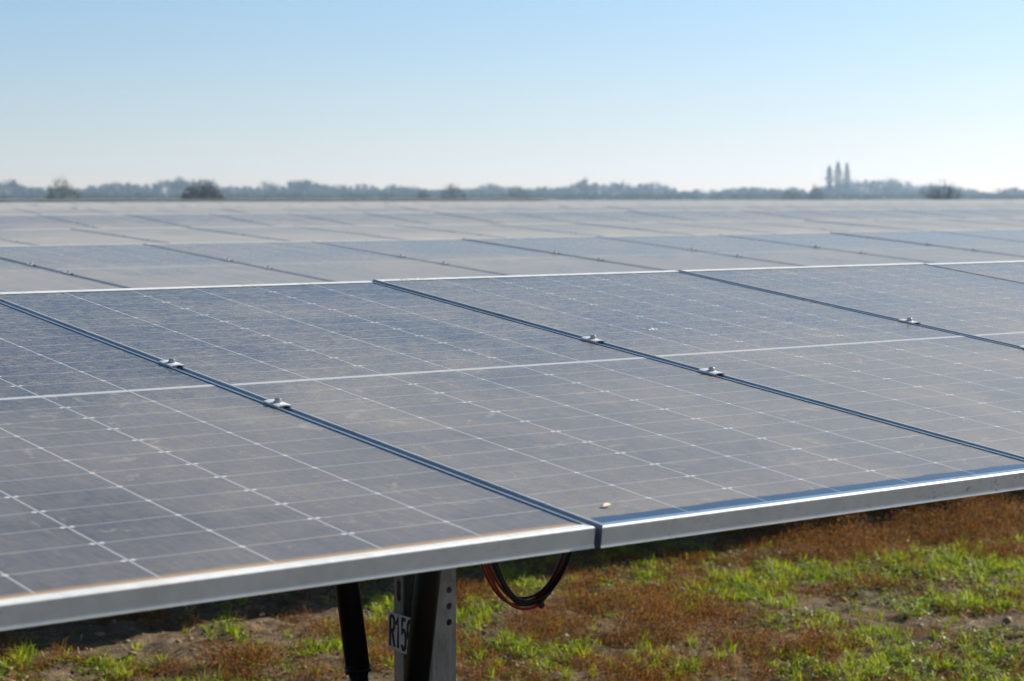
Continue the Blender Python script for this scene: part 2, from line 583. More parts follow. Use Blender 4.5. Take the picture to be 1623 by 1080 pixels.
# ------------------------------------------------------------------ solar panel meshes (built once, shared)
def frame_mesh(clean_sky=False, far=False):
    lip_b = 0.055 if far else LIP_B
    prof = [(0.0008, -0.0016), (0.0024, -0.0004), (0.0050, 0.0), (LIP_E, 0.0), (LIP_E, -0.0065), (0.002, -0.0065), (0.002, -0.033), (0.024, -0.033),
            (0.024, -0.0352), (-0.0014, -0.0352), (-0.0012, -0.0342), (0.0, -0.0288), (0.0, -0.0030)]
    bm = bmesh.new()
    rings = []
    for (d, z) in prof:
        dsx = d if d != LIP_E else LIP_S
        xs, y0, y1 = PW / 2 - dsx, d, PL - (lip_b if d == LIP_E else d)
        rings.append([bm.verts.new(v) for v in ((-xs, y0, z), (xs, y0, z), (xs, y1, z), (-xs, y1, z))])
    n = len(prof)
    for k in range(n):
        a, b = rings[k], rings[(k + 1) % n]
        for c in range(4):
            d = (c + 1) % 4
            f = bm.faces.new((a[c], a[d], b[d], b[c]))
            f.material_index = 2 if (c == 3 and k == 2 and not far) else (3 if (clean_sky and c == 0 and k == 2) else c % 2)
    bmesh.ops.recalc_face_normals(bm, faces=bm.faces)
    me = bpy.data.meshes.new("frame")
    bm.to_mesh(me)
    bm.free()
    me.materials.append(M_ALU)
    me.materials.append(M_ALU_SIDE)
    me.materials.append(M_ALU_DUSTY)
    me.materials.append(M_ALU_SKY)
    return me


def glass_mesh():
    e = 0.0004
    x, y0, y1 = GW / 2 - e, LIP_E + e, PL - LIP_B - e
    zt, zb = -0.0016, -0.0062
    V = [(-x, y0, zt), (x, y0, zt), (x, y1, zt), (-x, y1, zt), (-x, y0, zb), (x, y0, zb), (x, y1, zb), (-x, y1, zb)]
    F = [(0, 1, 2, 3), (7, 6, 5, 4), (0, 4, 5, 1), (1, 5, 6, 2), (2, 6, 7, 3), (3, 7, 4, 0)]
    me = bpy.data.meshes.new("solar_panel")
    me.from_pydata(V, [], F)
    me.materials.append(M_GLASS)
    me.materials.append(M_BACK)
    me.polygons[1].material_index = 1
    return me


def joined_mesh():
    bm = bmesh.new()
    bm.from_mesh(G_MESH)
    for f in bm.faces:
        f.material_index = 0 if f.material_index == 0 else 1
    nf = len(bm.faces)
    bm.from_mesh(F_FAR)
    bm.faces.ensure_lookup_table()
    for f in list(bm.faces)[nf:]:
        f.material_index += 2
    me = bpy.data.meshes.new("solar_panel")
    bm.to_mesh(me)
    bm.free()
    for m in (M_GLASS, M_BACK, M_ALU, M_ALU_SIDE, M_ALU_DUSTY):
        me.materials.append(m)
    return me


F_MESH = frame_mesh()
F_SKY_LIP = frame_mesh(clean_sky=True)
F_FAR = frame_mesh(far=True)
G_MESH = glass_mesh()
J_MESH = joined_mesh()


def clamp_mesh():
    """arched plate bridging two frames, with a web going down into the gap"""
    bm = bmesh.new()
    L, Wd, n = 0.054, 0.032, 8
    sec_t, sec_b = [], []
    for k in range(n + 1):
        s = -1 + 2 * k / n
        x = s * Wd / 2
        z = 0.0016 + 0.0022 * (1 - s * s)
        sec_t.append((x, z + 0.0022))
        sec_b.append((x, z - 0.0014 if abs(s) > 0.99 else z))
    loop = sec_t + sec_b[::-1]
    A = [bm.verts.new((x, -L / 2, z)) for x, z in loop]
    B = [bm.verts.new((x, L / 2, z)) for x, z in loop]
    m = len(loop)
    for k in range(m):
        j = (k + 1) % m
        bm.faces.new((A[k], A[j], B[j], B[k]))
    for k in range(n):
        i = m - 1 - k
        bm.faces.new((A[k], A[i], A[i - 1], A[k + 1]))
        bm.faces.new((B[k], B[k + 1], B[i - 1], B[i]))
    bm_box(bm, (0, 0, -0.020), (0.008, 0.030, 0.044))
    bmesh.ops.recalc_face_normals(bm, faces=bm.faces)
    me = bpy.data.meshes.new("clamp")
    bm.to_mesh(me)
    bm.free()
    me.materials.append(M_CLAMP)
    return me


def bolt_mesh():
    bm = bmesh.new()
    bm_tube(bm, (0, 0, 0.0050), (0, 0, 0.0076), 0.0088, seg=20)
    bm_tube(bm, (0, 0, 0.0076), (0, 0, 0.0122), 0.0072, 0.0070, seg=12)
    bm_tube(bm, (0, 0, 0.0122), (0, 0, 0.0140), 0.0068, 0.0042, seg=12)
    bmesh.ops.recalc_face_normals(bm, faces=bm.faces)
    me = bpy.data.meshes.new("bolt")
    bm.to_mesh(me)
    bm.free()
    me.materials.append(M_BOLT)
    return me


def rail_mesh():
    bm = bmesh.new()
    bm_box(bm, (0, PL / 2, -0.058), (0.040, 0.62, 0.042), 0.003)
    bmesh.ops.recalc_face_normals(bm, faces=bm.faces)
    me = bpy.data.meshes.new("mounting_rail")
    bm.to_mesh(me)
    bm.free()
    me.materials.append(M_GALV)
    return me


C_MESH, B_MESH, R_MESH = clamp_mesh(), bolt_mesh(), rail_mesh()
CLAMP_V = (0.411 * PL, 0.590 * PL)


def post_mesh(height, holes):
    """C section open towards -x, lips, standing at its corner (0,0); x depth .062, y width .142"""
    Wy, Dx, lip, th = 0.142, 0.062, 0.034, 0.004
    outer = [(0, lip), (0, 0), (Dx, 0), (Dx, Wy), (0, Wy), (0, Wy - lip)]
    inner = [(th, Wy - lip), (th, Wy - th), (Dx - th, Wy - th), (Dx - th, th), (th, th), (th, lip)]
    loop = outer + inner
    bm = bmesh.new()
    A = [bm.verts.new((x, y, 0)) for x, y in loop]
    B = [bm.verts.new((x, y, height)) for x, y in loop]
    n = len(loop)
    for k in range(n):
        j = (k + 1) % n
        bm.faces.new((A[k], A[j], B[j], B[k]))
    for ring, flip in ((A, True), (B, False)):
        for k in range(5):
            q = (ring[k], ring[k + 1], ring[n - 2 - k], ring[n - 1 - k])
            bm.faces.new(q[::-1] if flip else q)
    bmesh.ops.recalc_face_normals(bm, faces=bm.faces)
    me = bpy.data.meshes.new("post")
    bm.to_mesh(me)
    bm.free()
    me.materials.append(M_GALV)
    if holes:
        cut = bmesh.new()
        for z in holes:
            bm_tube(cut, (0.044, -0.02, z), (0.044, 0.02, z), 0.0072, seg=18)
        # slot in the far lip: two tubes and a box overlap as separate shells would, so one stadium prism
        st = []
        zc, hw, r = holes[1] + 0.020, 0.016, 0.0075
        yc = Wy - 0.018
        for k in range(9):
            a = math.pi * k / 8
            st.append((yc + r * math.cos(a), zc + hw + r * math.sin(a)))
        for k in range(9):
            a = math.pi + math.pi * k / 8
            st.append((yc + r * math.cos(a), zc - hw + r * math.sin(a)))
        P0 = [cut.verts.new((-0.02, y, z)) for y, z in st]
        P1 = [cut.verts.new((0.02, y, z)) for y, z in st]
        m = len(st)
        for k in range(m):
            j = (k + 1) % m
            cut.faces.new((P0[k], P0[j], P1[j], P1[k]))
        cut.faces.new(P0[::-1])
        cut.faces.new(P1)
        bmesh.ops.recalc_face_normals(cut, faces=cut.faces)
        cm = bpy.data.meshes.new("cut")
        cut.to_mesh(cm)
        cut.free()
        co = link(bpy.data.objects.new("cut", cm))
        po = link(bpy.data.objects.new("post", me))
        md = po.modifiers.new("b", 'BOOLEAN')
        md.operation = 'DIFFERENCE'
        md.object = co
        md.solver = 'EXACT'
        dg = bpy.context.evaluated_depsgraph_get()
        dg.update()
        me2 = bpy.data.meshes.new_from_object(po.evaluated_get(dg))
        bpy.data.objects.remove(po)
        bpy.data.objects.remove(co)
        bpy.data.meshes.remove(cm)
        me = me2
        if not me.materials:
            me.materials.append(M_GALV)
    return me


POST_PLAIN = post_mesh(1.0, None)


SHEEN_DUST = {1: 0.0, 2: 0.15, 3: 0.34, 4: 0.20, 5: 0.36}     # added dust cover, painting in each row's brighter sky reflection


# ------------------------------------------------------------------ tracker rows
def tracker(idx, x0, y0, z0, tilt, u_lo, u_hi, label, detail, post_x):
    """x0,y0,z0: low-edge corner of seam 0 (z0 relative to the camera); modules u_lo..u_hi-1"""
    z0 = z0 + CAM_Z
    ct, st = math.cos(tilt), math.sin(tilt)
    mid_y, mid_z = y0 + ct * PL / 2, z0 + st * PL / 2
    tube_c = (mid_y + st * 0.145, mid_z - ct * 0.145)
    root = empty("solar_tracker", (x0, tube_c[0], 0.0))
    tag(root, label, "solar panels", "rows of solar panels")

    def place(name, me, x, y, z, rx, parent=root, local=False):
        o = bpy.data.objects.new(name, me)
        o.location = (x - x0, y - tube_c[0], z)
        o.rotation_euler = (rx, 0, 0)
        return link(o, parent)
    for u in range(u_lo, u_hi):
        jx, jv, jt = (random.uniform(-.0015, .0015), random.uniform(-.002, .002), random.uniform(-.0012, .0012))
        if idx == 1 and u == -1:
            jv, jt = 0.0035, 0.0004
        if idx == 1 and u == 0:
            jv, jt, jx = -0.001, 0.0, 0.0
        cx = x0 + (u + 0.5) * PITCH_U + jx
        o = place("solar_panel", G_MESH if detail >= 2 else J_MESH, cx, y0 + ct * jv, z0 + st * jv, tilt + jt)
        o["rim_clean"] = 1.0 if (idx == 1 and u >= 0) else (0.0 if idx == 1 else random.choice((0.0, 0.5, 0.8)))
        o["sheen_dust"] = SHEEN_DUST.get(idx, 0.38 + 0.10 * (idx % 2)) + ((0.03 + 0.055 * u) if idx == 1 else 0.0)  # cover grows rightwards and far back, painting in brighter reflections
        if detail >= 2:
            f = bpy.data.objects.new("frame", F_SKY_LIP if o["rim_clean"] > 0.9 else F_MESH)
            link(f, o)
    if detail >= 1:
        for u in range(u_lo, u_hi + 1):
            for v in CLAMP_V:
                c = place("clamp", C_MESH, x0 + u * PITCH_U, y0 + ct * v, z0 + st * v, tilt)
                if detail >= 2:
                    b = bpy.data.objects.new("bolt", B_MESH)
                    b.rotation_euler = (0, 0, random.uniform(0, 1))
                    link(b, c)
    if detail >= 2:
        for u in range(u_lo, u_hi + 1):
            place("mounting_rail", R_MESH, x0 + u * PITCH_U, y0, z0, tilt)
    xa, xb = x0 + u_lo * PITCH_U - 0.1, x0 + u_hi * PITCH_U + 0.1
    bm = bmesh.new()
    bm_tube(bm, (xa - x0, 0, tube_c[1]), (xb - x0, 0, tube_c[1]), 0.062, seg=24 if detail >= 2 else 8)
    bm_obj("torque_tube", bm, M_GALV, root, smooth=False)
    # posts
    px = post_x
    while px - 6.9 > xa:
        px -= 6.9
    while px < xb:
        h = tube_c[1] - 0.03
        if idx == 1 and abs(px - post_x) < 0.1:
            pz = [CAM_Z - 0.846, CAM_Z - 0.881, CAM_Z - 0.916]
            p = place("post", post_mesh(h, pz), px, 3.53, 0, 0)
        else:
            p = place("post", POST_PLAIN, px, tube_c[0] - 0.071, 0, 0)
            p.scale = (1, 1, h)
        px += 6.9
    return root, tube_c


ROWS = [
    # x0, y0, z0, tilt
    (2.11937, 2.45014, -0.52156, 0.12209),
    (5.80541, 8.43812, -0.46468, 0.07669),
    (8.28022, 14.34441, -0.42505, 0.05383),
    (10.79508, 20.26121, -0.44767, 0.08944),
]
ORD = ["nearest", "second", "third", "fourth", "fifth", "sixth", "seventh", "eighth", "ninth", "tenth", "eleventh",
       "twelfth", "thirteenth", "fourteenth", "fifteenth"]
LAB = ["nearest row of dusty solar panels, filling the foreground above a post and black dampers",
       "second row of solar panels, right behind the bright back edge of the nearest row",
       "third row of solar panels back, a warm grey band with faint clamps",
       "fourth row of solar panels back, a bluish band with thin dark seams",
       "fifth row of solar panels back, thin band with short blurred seams"]
TUBES = []
for k in range(14):
    if k < 4:
        x0, y0, z0, tl = ROWS[k]
    elif k == 4:
        tl = 0.085
        y0 = 26.22
        x0 = 13.32
        z0 = -0.222 - PL * math.sin(tl)
    else:
        tl = random.uniform(0.062, 0.098)
        y0 = 2.45 + 5.95 * k
        x0 = y0 * 0.6 + random.uniform(0, 1)
        back = -0.225 - 0.011 * (k - 4)
        z0 = back - PL * math.sin(tl)
    if k == 13:
        tl = -0.055                                   # parked tilted the other way: its shaded side shows as a dark line
        z0 = -0.225
    yb = y0 + PL
    x_lo, x_hi = 0.455 * y0 - (2.5 if k else 3.2), 1.30 * yb + (2.5 if k else 3.0)
    u_lo, u_hi = math.floor((x_lo - x0) / PITCH_U), math.ceil((x_hi - x0) / PITCH_U)
    if k == 13:
        u_hi = math.floor((bearing(905, y0)[0] * y0 / bearing(905, y0)[1] - x0) / PITCH_U)
    lab = LAB[k] if k < len(LAB) else "%s row of solar panels back from the nearest, a sliver near the horizon" % ORD[k]
    if k == 13:
        lab = "farthest row of solar panels, a thin dark line under the tree line on the left"
    r_, tc_ = tracker(k + 1, x0, y0, z0, tl, u_lo, u_hi, lab, 2 if k < 2 else (1 if k < 4 else 0), 2.584 if k == 0 else x0 + 2.0)
    TUBES.append((r_, tc_))

row1, tube1 = TUBES[0]

# ------------------------------------------------------------------ dampers on the front post (parts of the first row)
def damper(top, low, foot):
    bm = bmesh.new()
    top, low, foot = Vector(top), Vector(low), Vector(foot)
    d = (low - top).normalized()
    bm_tube(bm, top, low, 0.0265, seg=32)
    bm_tube(bm, low, low + d * 0.012, 0.0285, seg=32)
    bm_tube(bm, low - d * 0.006, low, 0.0285, seg=32)
    o = bm_obj("damper", bm, M_BLACK, row1, smooth=False)
    for p in o.data.polygons:
        p.use_smooth = len(p.vertices) == 4
    bm = bmesh.new()
    bm_tube(bm, low + d * 0.012, foot, 0.0215, seg=28)
    r = bm_obj("rod", bm, M_ROD, o, smooth=False)
    for p in r.data.polygons:
        p.use_smooth = len(p.vertices) == 4
    bm = bmesh.new()
    bm_tube(bm, (top.x - 0.03, top.y, top.z), (top.x + 0.05, top.y, top.z), 0.016, seg=16)
    bm_obj("pivot", bm, M_GALV, o)
    for q in (o,):
        q.location = (-row1.location.x, -row1.location.y, 0)
    return o


DX = 2.492
damper((DX, 3.361, CAM_Z - 0.47), (DX, 3.505, CAM_Z - 1.24), (DX, 3.560, 0.45))
damper((DX, 3.808, CAM_Z - 0.44), (DX, 3.679, CAM_Z - 1.022), (DX, 3.575, 0.55))
# bearing bracket at the post top
bm = bmesh.new()
vs = [(0.002, 0.86), (0.050, 0.86)]
pl = [(0.004, 1.268), (0.036, 1.268), (0.046, 1.282), (0.046, 1.52), (0.004, 1.52)]
A = [bm.verts.new((x, -0.007, z)) for x, z in pl]
B = [bm.verts.new((x, -0.001, z)) for x, z in pl]
for k in range(5):
    j = (k + 1) % 5
    bm.faces.new((A[k], A[j], B[j], B[k]))
bm.faces.new(A[::-1])
bm.faces.new(B)
o = bm_obj("bearing_bracket", bm, M_GALV, row1)
o.location = (2.584 - row1.location.x, 3.53 - row1.location.y, 0)
bm = bmesh.new()
bm_box(bm, (0.031, 0.071, 0.60), (0.11, 0.16, 0.05), 0.004)
o = bm_obj("damper_foot", bm, M_GALV, row1)
o.location = (2.584 - row1.location.x - 0.07, 3.53 - row1.location.y, -0.13)

# ------------------------------------------------------------------ number sign on the post
FONT5 = {
    'R': [[(0, 0), (0, 10)], [(0, 10), (3.4, 10), (4.6, 9.2), (5, 7.8), (4.6, 6.2), (3.4, 5.3), (0, 5.3)], [(2.4, 5.3), (5.2, 0)]],
    '1': [[(0.3, 7.6), (2.6, 10), (2.6, 0)]],
    '5': [[(4.7, 10), (0.7, 10), (0.35, 5.3), (1.4, 6.2), (2.8, 6.5), (4.3, 5.7), (5, 3.6), (4.6, 1.4), (3.2, 0.1), (1.6, 0.1), (0.1, 1.5)]],
    '9': [[(0.3, 1.3), (1.5, 0.1), (3.2, 0.2), (4.6, 2.0), (5, 5.5), (4.6, 8.6), (3.3, 9.9), (1.7, 9.9), (0.4, 8.6), (0.1, 6.7), (0.6, 4.9), (1.8, 4.0), (3.3, 4.3), (4.7, 5.8)]],
}


def stroke_text(text, h, wd, thick, gap):
    """lettering as flat prisms in a plane: returns verts (a,b) quads along each stroke"""
    quads = []
    cx = 0.0
    for ch in text:
        for st in FONT5[ch]:
            pts = [Vector((cx + p[0] / 5.0 * wd, p[1] / 10.0 * h)) for p in st]
            n = len(pts)
            L_, R_ = [], []
            for i in range(n):
                d0 = (pts[i] - pts[i - 1]).normalized() if i else (pts[1] - pts[0]).normalized()
                d1 = (pts[i + 1] - pts[i]).normalized() if i < n - 1 else d0
                t = (d0 + d1).normalized()
                nn = Vector((-t.y, t.x))
                k = 1.0 / max(0.55, nn.dot(Vector((-d0.y, d0.x))))
                L_.append(pts[i] + nn * thick / 2 * k)
                R_.append(pts[i] - nn * thick / 2 * k)
            for i in range(n - 1):
                quads.append((L_[i], R_[i], R_[i + 1], L_[i + 1]))
        cx += wd + gap
    return quads, cx - gap


sg = empty("number_sign", (2.566, 3.668, CAM_Z - 0.988))
tag(sg, "small white plate lettered R159 on the galvanised post, half behind a black damper", "sign")
bm = bmesh.new()
bm_box(bm, (0, -0.055, 0.041), (0.003, 0.110, 0.082), 0.0006)
plate = bm_obj("plate", bm, M_SIGN, sg)
q, tw = stroke_text("R159", 0.066, 0.0158, 0.0082, 0.0056)
V, F = [], []
for k, qd in enumerate(q):
    off = -0.0018 - 0.00003 * (k % 7)
    for p in qd:
        V.append((off, -0.008 - p.x, 0.008 + p.y))
    F.append(tuple(range(4 * k, 4 * k + 4)))
mesh_obj("lettering", V, F, M_INK, sg)
sg.rotation_euler = (rad(1.0), 0, 0)

# ------------------------------------------------------------------ small litter on the panels
def on_panel(u, v, lift=0.0):
    x0, y0, z0, tl = ROWS[0]
    return Vector((x0 + u * PITCH_U, y0 + v * math.cos(tl) - lift * math.sin(tl), z0 + CAM_Z + v * math.sin(tl) + lift * math.cos(tl)))


bm = bmesh.new()
for k in range(16):
    a, d_ = random.uniform(0, 6.28), random.uniform(0, 0.03) * (1 if k % 3 else 0.4)
    rr = random.uniform(0.0015, 0.004)
    bmesh.ops.create_uvsphere(bm, u_segments=8, v_segments=5, radius=1.0, matrix=Matrix.Translation((math.cos(a) * d_ * 1.5, math.sin(a) * d_, 0)) @ Matrix.Diagonal((rr * 1.3, rr, 0.0012, 1)))
o = bm_obj("bird_dropping", bm, make_plain("chalky_white", (0.75, 0.74, 0.7), 0.8), None, smooth=True)
o.location = on_panel(1.245, 1.47, 0.0)
o.rotation_euler = (ROWS[0][3], 0, 0.4)
tag(o, "small white bird dropping splashed on the glass right of the second seam", "bird dropping")
bm = bmesh.new()
lp = [(-0.012, 0, 0.001), (-0.005, -0.005, 0.003), (0.004, -0.0055, 0.004), (0.013, 0, 0.002), (0.004, 0.005, 0.005), (-0.005, 0.0045, 0.004)]
c0 = bm.verts.new((0, 0, 0.0015))
vs = [bm.verts.new(p) for p in lp]
for k in range(6):
    bm.faces.new((c0, vs[k], vs[(k + 1) % 6]))
o = bm_obj("dry_leaf", bm, make_plain("dry_leaf_tan", (0.5, 0.4, 0.28), 0.8), None)
o.location = on_panel(0.085, 0.095, 0.0)
o.rotation_euler = (ROWS[0][3], 0, 0.3)
tag(o, "tiny curled tan leaf on the glass by the front corner of the right hand panel", "leaf")

# ------------------------------------------------------------------ cable loop
cb = empty("cable_bundle", (2.872, 3.56, CAM_Z - 0.42))
tag(cb, "hanging loop of red and black cables below the edge of the nearest panels", "cables")
CABLES = [('r', -0.006, 0.004, 0.000, 0.000), ('r', -0.003, 0.009, 0.004, 0.016), ('k', 0.004, -0.002, 0.004, 0.013),
          ('k', 0.008, 0.010, -0.002, 0.022), ('k', 0.013, 0.003, 0.004, 0.008), ('k', 0.010, -0.006, 0.006, 0.018),
          ('r', -0.012, 0.014, 0.006, 0.006)]
zb = CAM_Z - 0.922
for c, offl, dy, dr, dz in CABLES:
    pts = []
    for k in range(41):
        s = -1 + 2 * k / 40
        w = 0.212
        x = s * w + (offl if s < 0 else offl * 0.5 + dr) * min(1, abs(s) * 2.2)
        z = zb + dz + (0.50 - dz) * abs(s) ** 2.3
        y = dy * (1 - 0.3 * s) + 0.004 * math.sin(5 * s + offl * 300)
        pts.append((x, y, z - cb.location.z))
    V, F = sweep(pts, 0.0031, 10)
    mesh_obj("red_cable" if c == 'r' else "black_cable", V, F, M_RED if c == 'r' else M_CABLE, cb, smooth=True)
bm = bmesh.new()
bm_tube(bm, (0.030, 0.004, zb + 0.010 - cb.location.z - 0.004), (0.036, 0.004, zb + 0.014 - cb.location.z - 0.004), 0.0135, seg=16)
bm_obj("cable_tie", bm, M_CABLE, cb)

# ------------------------------------------------------------------ ground vegetation (uncountable: stuff)
def to_photo(x, y, z=0.0):
    cp, sp = math.cos(PITCH), math.sin(PITCH)
    lat = x * RGT[0] + y * RGT[1]
    f0 = x * FWD[0] + y * FWD[1]
    zz = z - CAM_Z
    dep = f0 * cp + zz * sp
    upv = -f0 * sp + zz * cp
    return 811.5 + FPX * lat / dep, 540 - FPX * upv / dep


def blobs(px, py, lst):
    t = np.zeros_like(px)
    for bx, by, rx, ry, w in lst:
        t = t + w * np.exp(-(((px - bx) / rx) ** 2 + ((py - by) / ry) ** 2))
    return t


GREEN = [(35, 1052, 50, 22, 1.0), (375, 1018, 50, 12, .8), (165, 1062, 30, 12, .8), (300, 967, 40, 14, .5), (370, 968, 30, 10, .5),
         (600, 955, 50, 25, .9), (520, 1040, 60, 18, .6), (590, 1000, 30, 16, .5), (760, 975, 60, 22, .7), (840, 1040, 80, 25, .8),
         (1170, 940, 60, 26, 1.0), (1025, 905, 30, 12, .8), (1090, 965, 50, 14, .7), (990, 955, 30, 12, .6), (1060, 1070, 60, 20, .6),
         (1340, 910, 80, 18, .7), (1470, 905, 60, 20, .7), (1570, 905, 70, 22, .8), (1480, 965, 70, 22, .9), (1380, 1010, 70, 16, .9),
         (1560, 1050, 90, 28, 1.0), (1280, 1060, 60, 24, .8), (1420, 1060, 60, 20, .7), (1600, 860, 30, 12, .4), (1470, 815, 20, 15, .6),
         (1590, 970, 40, 12, .7), (830, 930, 40, 15, .5), (1215, 910, 50, 18, .6)]
BROWN = [(360, 1062, 70, 22, .8), (480, 1060, 50, 18, .5), (1420, 830, 140, 34, 1.2), (1560, 820, 90, 30, 1.1), (1270, 870, 90, 24, 1.0),
         (1040, 990, 110, 36, .9), (1150, 1010, 90, 30, .8), (940, 930, 60, 24, .7), (1250, 1030, 60, 26, .9), (1490, 1035, 45, 16, .7),
         (1400, 940, 70, 14, .6), (1590, 890, 50, 18, .6), (780, 1010, 70, 24, .6), (900, 1060, 60, 20, .5), (740, 960, 30, 30, .4),
         (1330, 1010, 50, 20, .5), (560, 1060, 40, 18, .4)]
BARE = [(250, 950, 260, 28, 1.3), (220, 1030, 90, 24, .8), (560, 985, 40, 12, .5), (1560, 990, 90, 11, 1.0), (1450, 990, 60, 8, .6),
        (910, 975, 40, 18, .5), (120, 1010, 120, 14, .9), (960, 1000, 30, 10, .4), (460, 1010, 70, 18, .6), (620, 940, 60, 12, .5)]


def sample_ground(n):
    x = RNG.uniform(2.9, 11.9, n)
    y = RNG.uniform(5.4, 11.0, n)
    px, py = to_photo(x, y)
    vis = (px > -260) & (px < 1900) & (py < 1240) & (py > 700)
    return x[vis], y[vis], px[vis], py[vis]


def leafy_mesh(name, V, F, tint, mat):
    me = bpy.data.meshes.new(name)
    V = np.asarray(V, dtype=np.float32)
    F = np.asarray(F, dtype=np.int32)
    k = F.shape[1]
    me.vertices.add(len(V))
    me.vertices.foreach_set("co", V.ravel())
    me.loops.add(F.size)
    me.loops.foreach_set("vertex_index", F.ravel())
    me.polygons.add(len(F))
    me.polygons.foreach_set("loop_start", np.arange(len(F), dtype=np.int32) * k)
    at = me.attributes.new("tint", 'FLOAT', 'POINT')
    at.data.foreach_set("value", np.asarray(tint, dtype=np.float32))
    me.materials.append(mat)
    me.update(calc_edges=True)
    me.validate()
    return link(bpy.data.objects.new(name, me))


def blade_set(bx, by, n_per, h_lo, h_hi, w, spread, lean):
    n = len(bx)
    X = np.repeat(bx, n_per) + RNG.normal(0, spread, n * n_per)
    Y = np.repeat(by, n_per) + RNG.normal(0, spread, n * n_per)
    Z = ground_z(X, Y) - 0.004
    m = len(X)
    hs = np.repeat(RNG.uniform(h_lo, h_hi, n), n_per) * RNG.uniform(0.5, 1.15, m)
    a = RNG.uniform(0, 2 * math.pi, m)
    dx, dy = np.cos(a), np.sin(a)
    ln = RNG.uniform(0.1, lean, m) * hs
    ww = w * RNG.uniform(0.6, 1.3, m)
    fa = RNG.uniform(0, 2 * math.pi, m)
    sx, sy = np.cos(fa) * ww, np.sin(fa) * ww
    B = np.stack([X, Y, Z], -1)
    Mid = B + np.stack([dx * ln * 0.35, dy * ln * 0.35, hs * 0.6], -1)
    Tip = B + np.stack([dx * ln, dy * ln, hs * (1.0 - 0.25 * ln / hs)], -1)
    S = np.stack([sx, sy, np.zeros(m)], -1)
    V = np.stack([B - S, B + S, Mid + S * 0.75, Mid - S * 0.75, Tip + S * 0.12, Tip - S * 0.12], 1).reshape(-1, 3)
    i = np.arange(m) * 6
    F = np.concatenate([np.stack([i, i + 1, i + 2, i + 3], -1), np.stack([i + 3, i + 2, i + 4, i + 5], -1)])
    tint = np.repeat(np.clip(np.repeat(RNG.uniform(0, 1, n), n_per) * 0.7 + RNG.uniform(0, 0.4, m), 0, 1), 6)
    return V, F, tint


def quads_at(C, size, flat=0.5, wide=0.6):
    """small leaf quads centred on C, randomly turned; flat=1 keeps them level"""
    m = len(C)
    a = RNG.uniform(0, 2 * math.pi, m)
    t1 = np.stack([np.cos(a), np.sin(a), RNG.normal(0, 1 - flat, m)], -1)
    b = a + math.pi / 2 + RNG.normal(0, 0.3, m)
    t2 = np.stack([np.cos(b), np.sin(b), RNG.normal(0, 1 - flat, m)], -1)
    sz = (size * RNG.uniform(0.5, 1.3, m))[:, None]
    t1 = t1 / np.linalg.norm(t1, axis=1)[:, None] * sz
    t2 = t2 / np.linalg.norm(t2, axis=1)[:, None] * sz * wide
    V = np.stack([C - t1, C - t2, C + t1, C + t2], 1).reshape(-1, 3)
    i = np.arange(m) * 4
    return V, np.stack([i, i + 1, i + 2, i + 3], -1)


# green blades in tufts
x, y, px, py = sample_ground(42000)
den = blobs(px, py, GREEN) - 0.7 * blobs(px, py, BARE) - 0.45 * blobs(px, py, BROWN) + (fbm(x, y, 2.6, 3, 2) - 0.5) * 1.7 + (vnoise(x, y, 9, 4) - 0.5) * 0.5
keep = RNG.random(len(x)) < np.clip((den - 0.0) * 0.62, 0.012, 0.5)
V, F, T = blade_set(x[keep], y[keep], 13, 0.02, 0.095, 0.0021, 0.010, 1.5)
g = leafy_mesh("grass", V, F, T, M_GRASS)
tag(g, "short bright green grass tufts on the soil behind the nearest panels", "grass", kind="stuff")

# low broad-leaved sprouts
x, y, px, py = sample_ground(60000)
den = blobs(px, py, GREEN) * 0.9 - 0.7 * blobs(px, py, BARE) - 0.2 * blobs(px, py, BROWN) + (fbm(x, y, 3.4, 3, 7) - 0.5) * 1.9
keep = RNG.random(len(x)) < np.clip((den + 0.15) * 0.9, 0, 0.85)
xs, ys = np.repeat(x[keep], 5), np.repeat(y[keep], 5)
m = len(xs)
xs = xs + RNG.normal(0, 0.014, m)
ys = ys + RNG.normal(0, 0.014, m)
zs = ground_z(xs, ys) + RNG.uniform(0.004, 0.03, m)
V, F = quads_at(np.stack([xs, ys, zs], -1), 0.0115, 0.6)
s_ = leafy_mesh("leafy_ground_cover", V, F, np.repeat(RNG.uniform(0, 1, m), 4), M_SPROUT)
tag(s_, "low leafy green seedlings spread over the soil", "ground cover", kind="stuff")

# brown dry weeds: bushy clumps of fine flecks and wiry stems
x, y, px, py = sample_ground(52000)
den = blobs(px, py, BROWN) - 0.6 * blobs(px, py, BARE) - 0.25 * blobs(px, py, GREEN) + (fbm(x, y, 1.9, 3, 12) - 0.5) * 1.7
gap = np.clip((fbm(x, y, 4.5, 2, 31) - 0.30) * 4.0, 0.05, 1)
keep = RNG.random(len(x)) < np.clip((den + 0.5) * 0.75, 0, 0.85) * gap
xk, yk = x[keep], y[keep]
hk = 0.02 + 0.14 * np.clip(den[keep], 0, 1.1) * np.clip(0.15 + 3.0 * (fbm(x[keep], y[keep], 4.5, 2, 31) - 0.30), 0.15, 1.6) * RNG.uniform(0.5, 1.1, len(xk))
V1, F1, T1 = blade_set(xk, yk, 5, 0.03, 0.11, 0.0012, 0.02, 0.9)
NF = 30
cx = np.repeat(xk, NF)
cy = np.repeat(yk, NF)
hh = np.repeat(hk, NF)
m = len(cx)
zf = RNG.beta(1.4, 1.6, m)
r = 0.05 * (0.4 + zf)
C = np.stack([cx + RNG.normal(0, 1, m) * r, cy + RNG.normal(0, 1, m) * r, ground_z(cx, cy) + zf * hh], -1)
V2, F2 = quads_at(C, 0.0095, 0.05, 0.28)
V = np.concatenate([V1, V2])
F = np.concatenate([F1, F2 + len(V1)])
